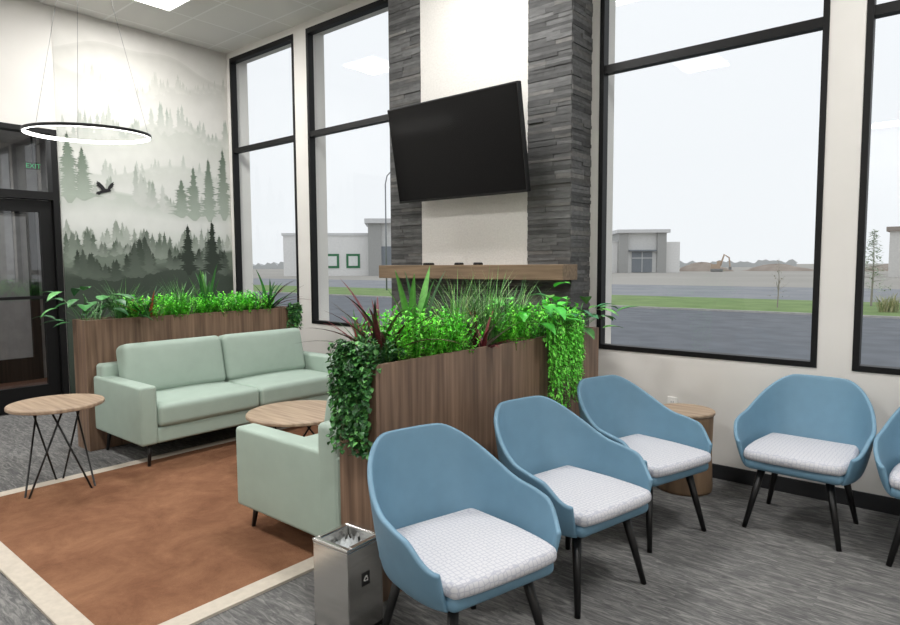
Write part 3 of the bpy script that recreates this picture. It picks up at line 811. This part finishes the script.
for x in (-4.5,-.5,3.5):
    mb=MB(); mb.box(x-.9,x+.9,-4.08,-3.99,1.0,3.0,0,lin((110,116,122))); mb.obj('window_pane',['col'],parent=e)
def mound(loc,rx,ry,h):
    mb=MB(); n=24;m=8;vs=[];fs=[]
    for j in range(m+1):
        t=j/m
        for k in range(n):
            a=2*math.pi*k/n; r=(1-t)*(1+.12*math.sin(3*a+j)); vs.append((rx*r*math.cos(a),ry*r*math.sin(a),h*(1-(1-t)**1.7)*(1+.1*math.sin(5*a))))
    for j in range(m):
        for k in range(n): fs.append((j*n+k,j*n+(k+1)%n,(j+1)*n+(k+1)%n,(j+1)*n+k))
    mb.add(vs,fs); o=mb.obj('dirt_mound',['dirt'],smooth=True,loc=loc); tag(o,'heap of brown dirt on the construction field','dirt mound','construction dirt heaps')
mound((-45,136,GZ),6,3,1.8); mound((-33,146,GZ),7,4,1.4); mound((-12,150,GZ),9,6,1.3)
e=thing('excavator',(-39.8,129,GZ),math.radians(20),'distant pale orange excavator among dirt mounds','excavator')
e.scale=(.5,.5,.62)
oc=lin((186,164,144)); dk=lin((130,130,130))
mb=MB(); mb.box(-2.2,2.2,-1.6,-1,0,.9,0,dk); mb.box(-2.2,2.2,1,1.6,0,.9,0,dk); mb.obj('tracks',['col'],parent=e,bevel=.2)
mb=MB(); mb.box(-2.2,1.2,-1.4,1.4,1.0,2.4,0,oc); mb.box(0,1.4,-1.3,0,2.4,3.4,0,oc); mb.obj('cab',['col'],parent=e)
mb=MB(); mb.tube([(1.2,.3,1.8),(2.6,.3,5.4),(4.4,.3,4.4),(4.8,.3,1.4)],[.36,.32,.28,.22],8,0,oc); mb.box(4.3,5.3,-.2,.8,.6,1.5,0,dk); mb.obj('boom',['col'],parent=e)
e=thing('street_lamp',(-28.6,27.9,GZ+.04),0,'tall grey street lamp with curved arm','street lamp')
mb=MB(); mb.tube([(0,0,0),(0,0,6.6)],[.05,.04],12,0,lin((130,132,136))); mb.obj('pole',['col'],parent=e,smooth=True)
mb=MB(); mb.tube([(0,0,6.6),(.1,.06,7.1),(.35,.22,7.4),(.6,.4,7.45)],.035,8,0,lin((130,132,136))); mb.box(.5,.8,.33,.53,7.38,7.48,0,lin((110,110,114))); mb.obj('lamp_arm',['col'],parent=e)
def tree(loc,h,label,col,n=26,evg=False,dens=14):
    e=thing('young_tree',loc,0,label,'tree')
    mb=MB(); mb.tube([(0,0,0),(.03,0,h*.5),(0,0,h)],[h*.014,h*.009,.004],8,0,lin((160,152,144)))
    for i in range(n):
        z=h*U(.25,.95); a=U(0,6.28); l=h*.28*(1.1-z/h)
        mb.tube([(0,0,z),(l*math.cos(a),l*math.sin(a),z+l*(.1 if evg else .9))],[h*.004,.002],5,0,lin((160,152,144)))
    mb.obj('branches',['col'],parent=e)
    mb=MB()
    for i in range(n*dens):
        z=h*U(.2,1.0); a=U(0,6.28); rr=h*.26*(1.08-z/h)*math.sqrt(R())
        blade(mb,(rr*math.cos(a),rr*math.sin(a),z),U(0,6.28),U(-.5,.8),h*.05,h*.025,.5,2,pl,cv(col,.2))
    mb.obj('foliage',['leaf'],parent=e,recalc=False)
tree((-5.46,24.5,GZ+.04),1.7,'thin bare sapling on the lawn',(160,150,136),14,dens=5)
tree((-3.0,27.3,GZ+.04),2.7,'slender young evergreen on the lawn',(166,176,158),30,True,14)
for i,(x,y) in enumerate([(-3.5,23.8),(-2.2,24.3),(-.8,23.7)]):
    mb=MB(); grass(160,.7,.03,[(160,160,116),(130,146,96),(176,168,130)],spread=.25,e0=65)(mb); o=mb.obj('ornamental_grass',['leaf'],recalc=False,loc=(x,y,GZ+.04)); tag(o,'dry ornamental grass clump on the lawn','grass','lawn grass clumps')
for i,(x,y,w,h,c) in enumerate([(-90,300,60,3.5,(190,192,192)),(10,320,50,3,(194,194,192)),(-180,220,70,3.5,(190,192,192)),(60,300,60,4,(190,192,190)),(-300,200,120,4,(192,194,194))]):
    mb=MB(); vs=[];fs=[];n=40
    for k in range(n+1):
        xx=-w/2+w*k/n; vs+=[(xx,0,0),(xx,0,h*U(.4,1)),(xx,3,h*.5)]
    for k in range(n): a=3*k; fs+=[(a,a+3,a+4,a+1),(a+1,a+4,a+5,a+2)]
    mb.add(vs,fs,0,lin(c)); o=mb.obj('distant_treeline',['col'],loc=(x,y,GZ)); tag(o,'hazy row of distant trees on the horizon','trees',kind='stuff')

# ---------------------------------------------------------------- world
w=bpy.data.worlds.new('overcast_sky'); scene.world=w; w.use_nodes=True
nt=w.node_tree; bg=nt.nodes['Background']
tc=nt.nodes.new('ShaderNodeTexCoord'); sp=nt.nodes.new('ShaderNodeSeparateXYZ'); nt.links.new(tc.outputs['Generated'],sp.inputs[0])
r=nt.nodes.new('ShaderNodeValToRGB'); nt.links.new(sp.outputs['Z'],r.inputs[0])
r.color_ramp.elements[0].position=0; r.color_ramp.elements[0].color=lin((222,224,227)); r.color_ramp.elements[1].position=.6; r.color_ramp.elements[1].color=lin((228,230,234))
nt.links.new(r.outputs[0],bg.inputs['Color']); bg.inputs['Strength'].default_value=1.3
print('DONE')
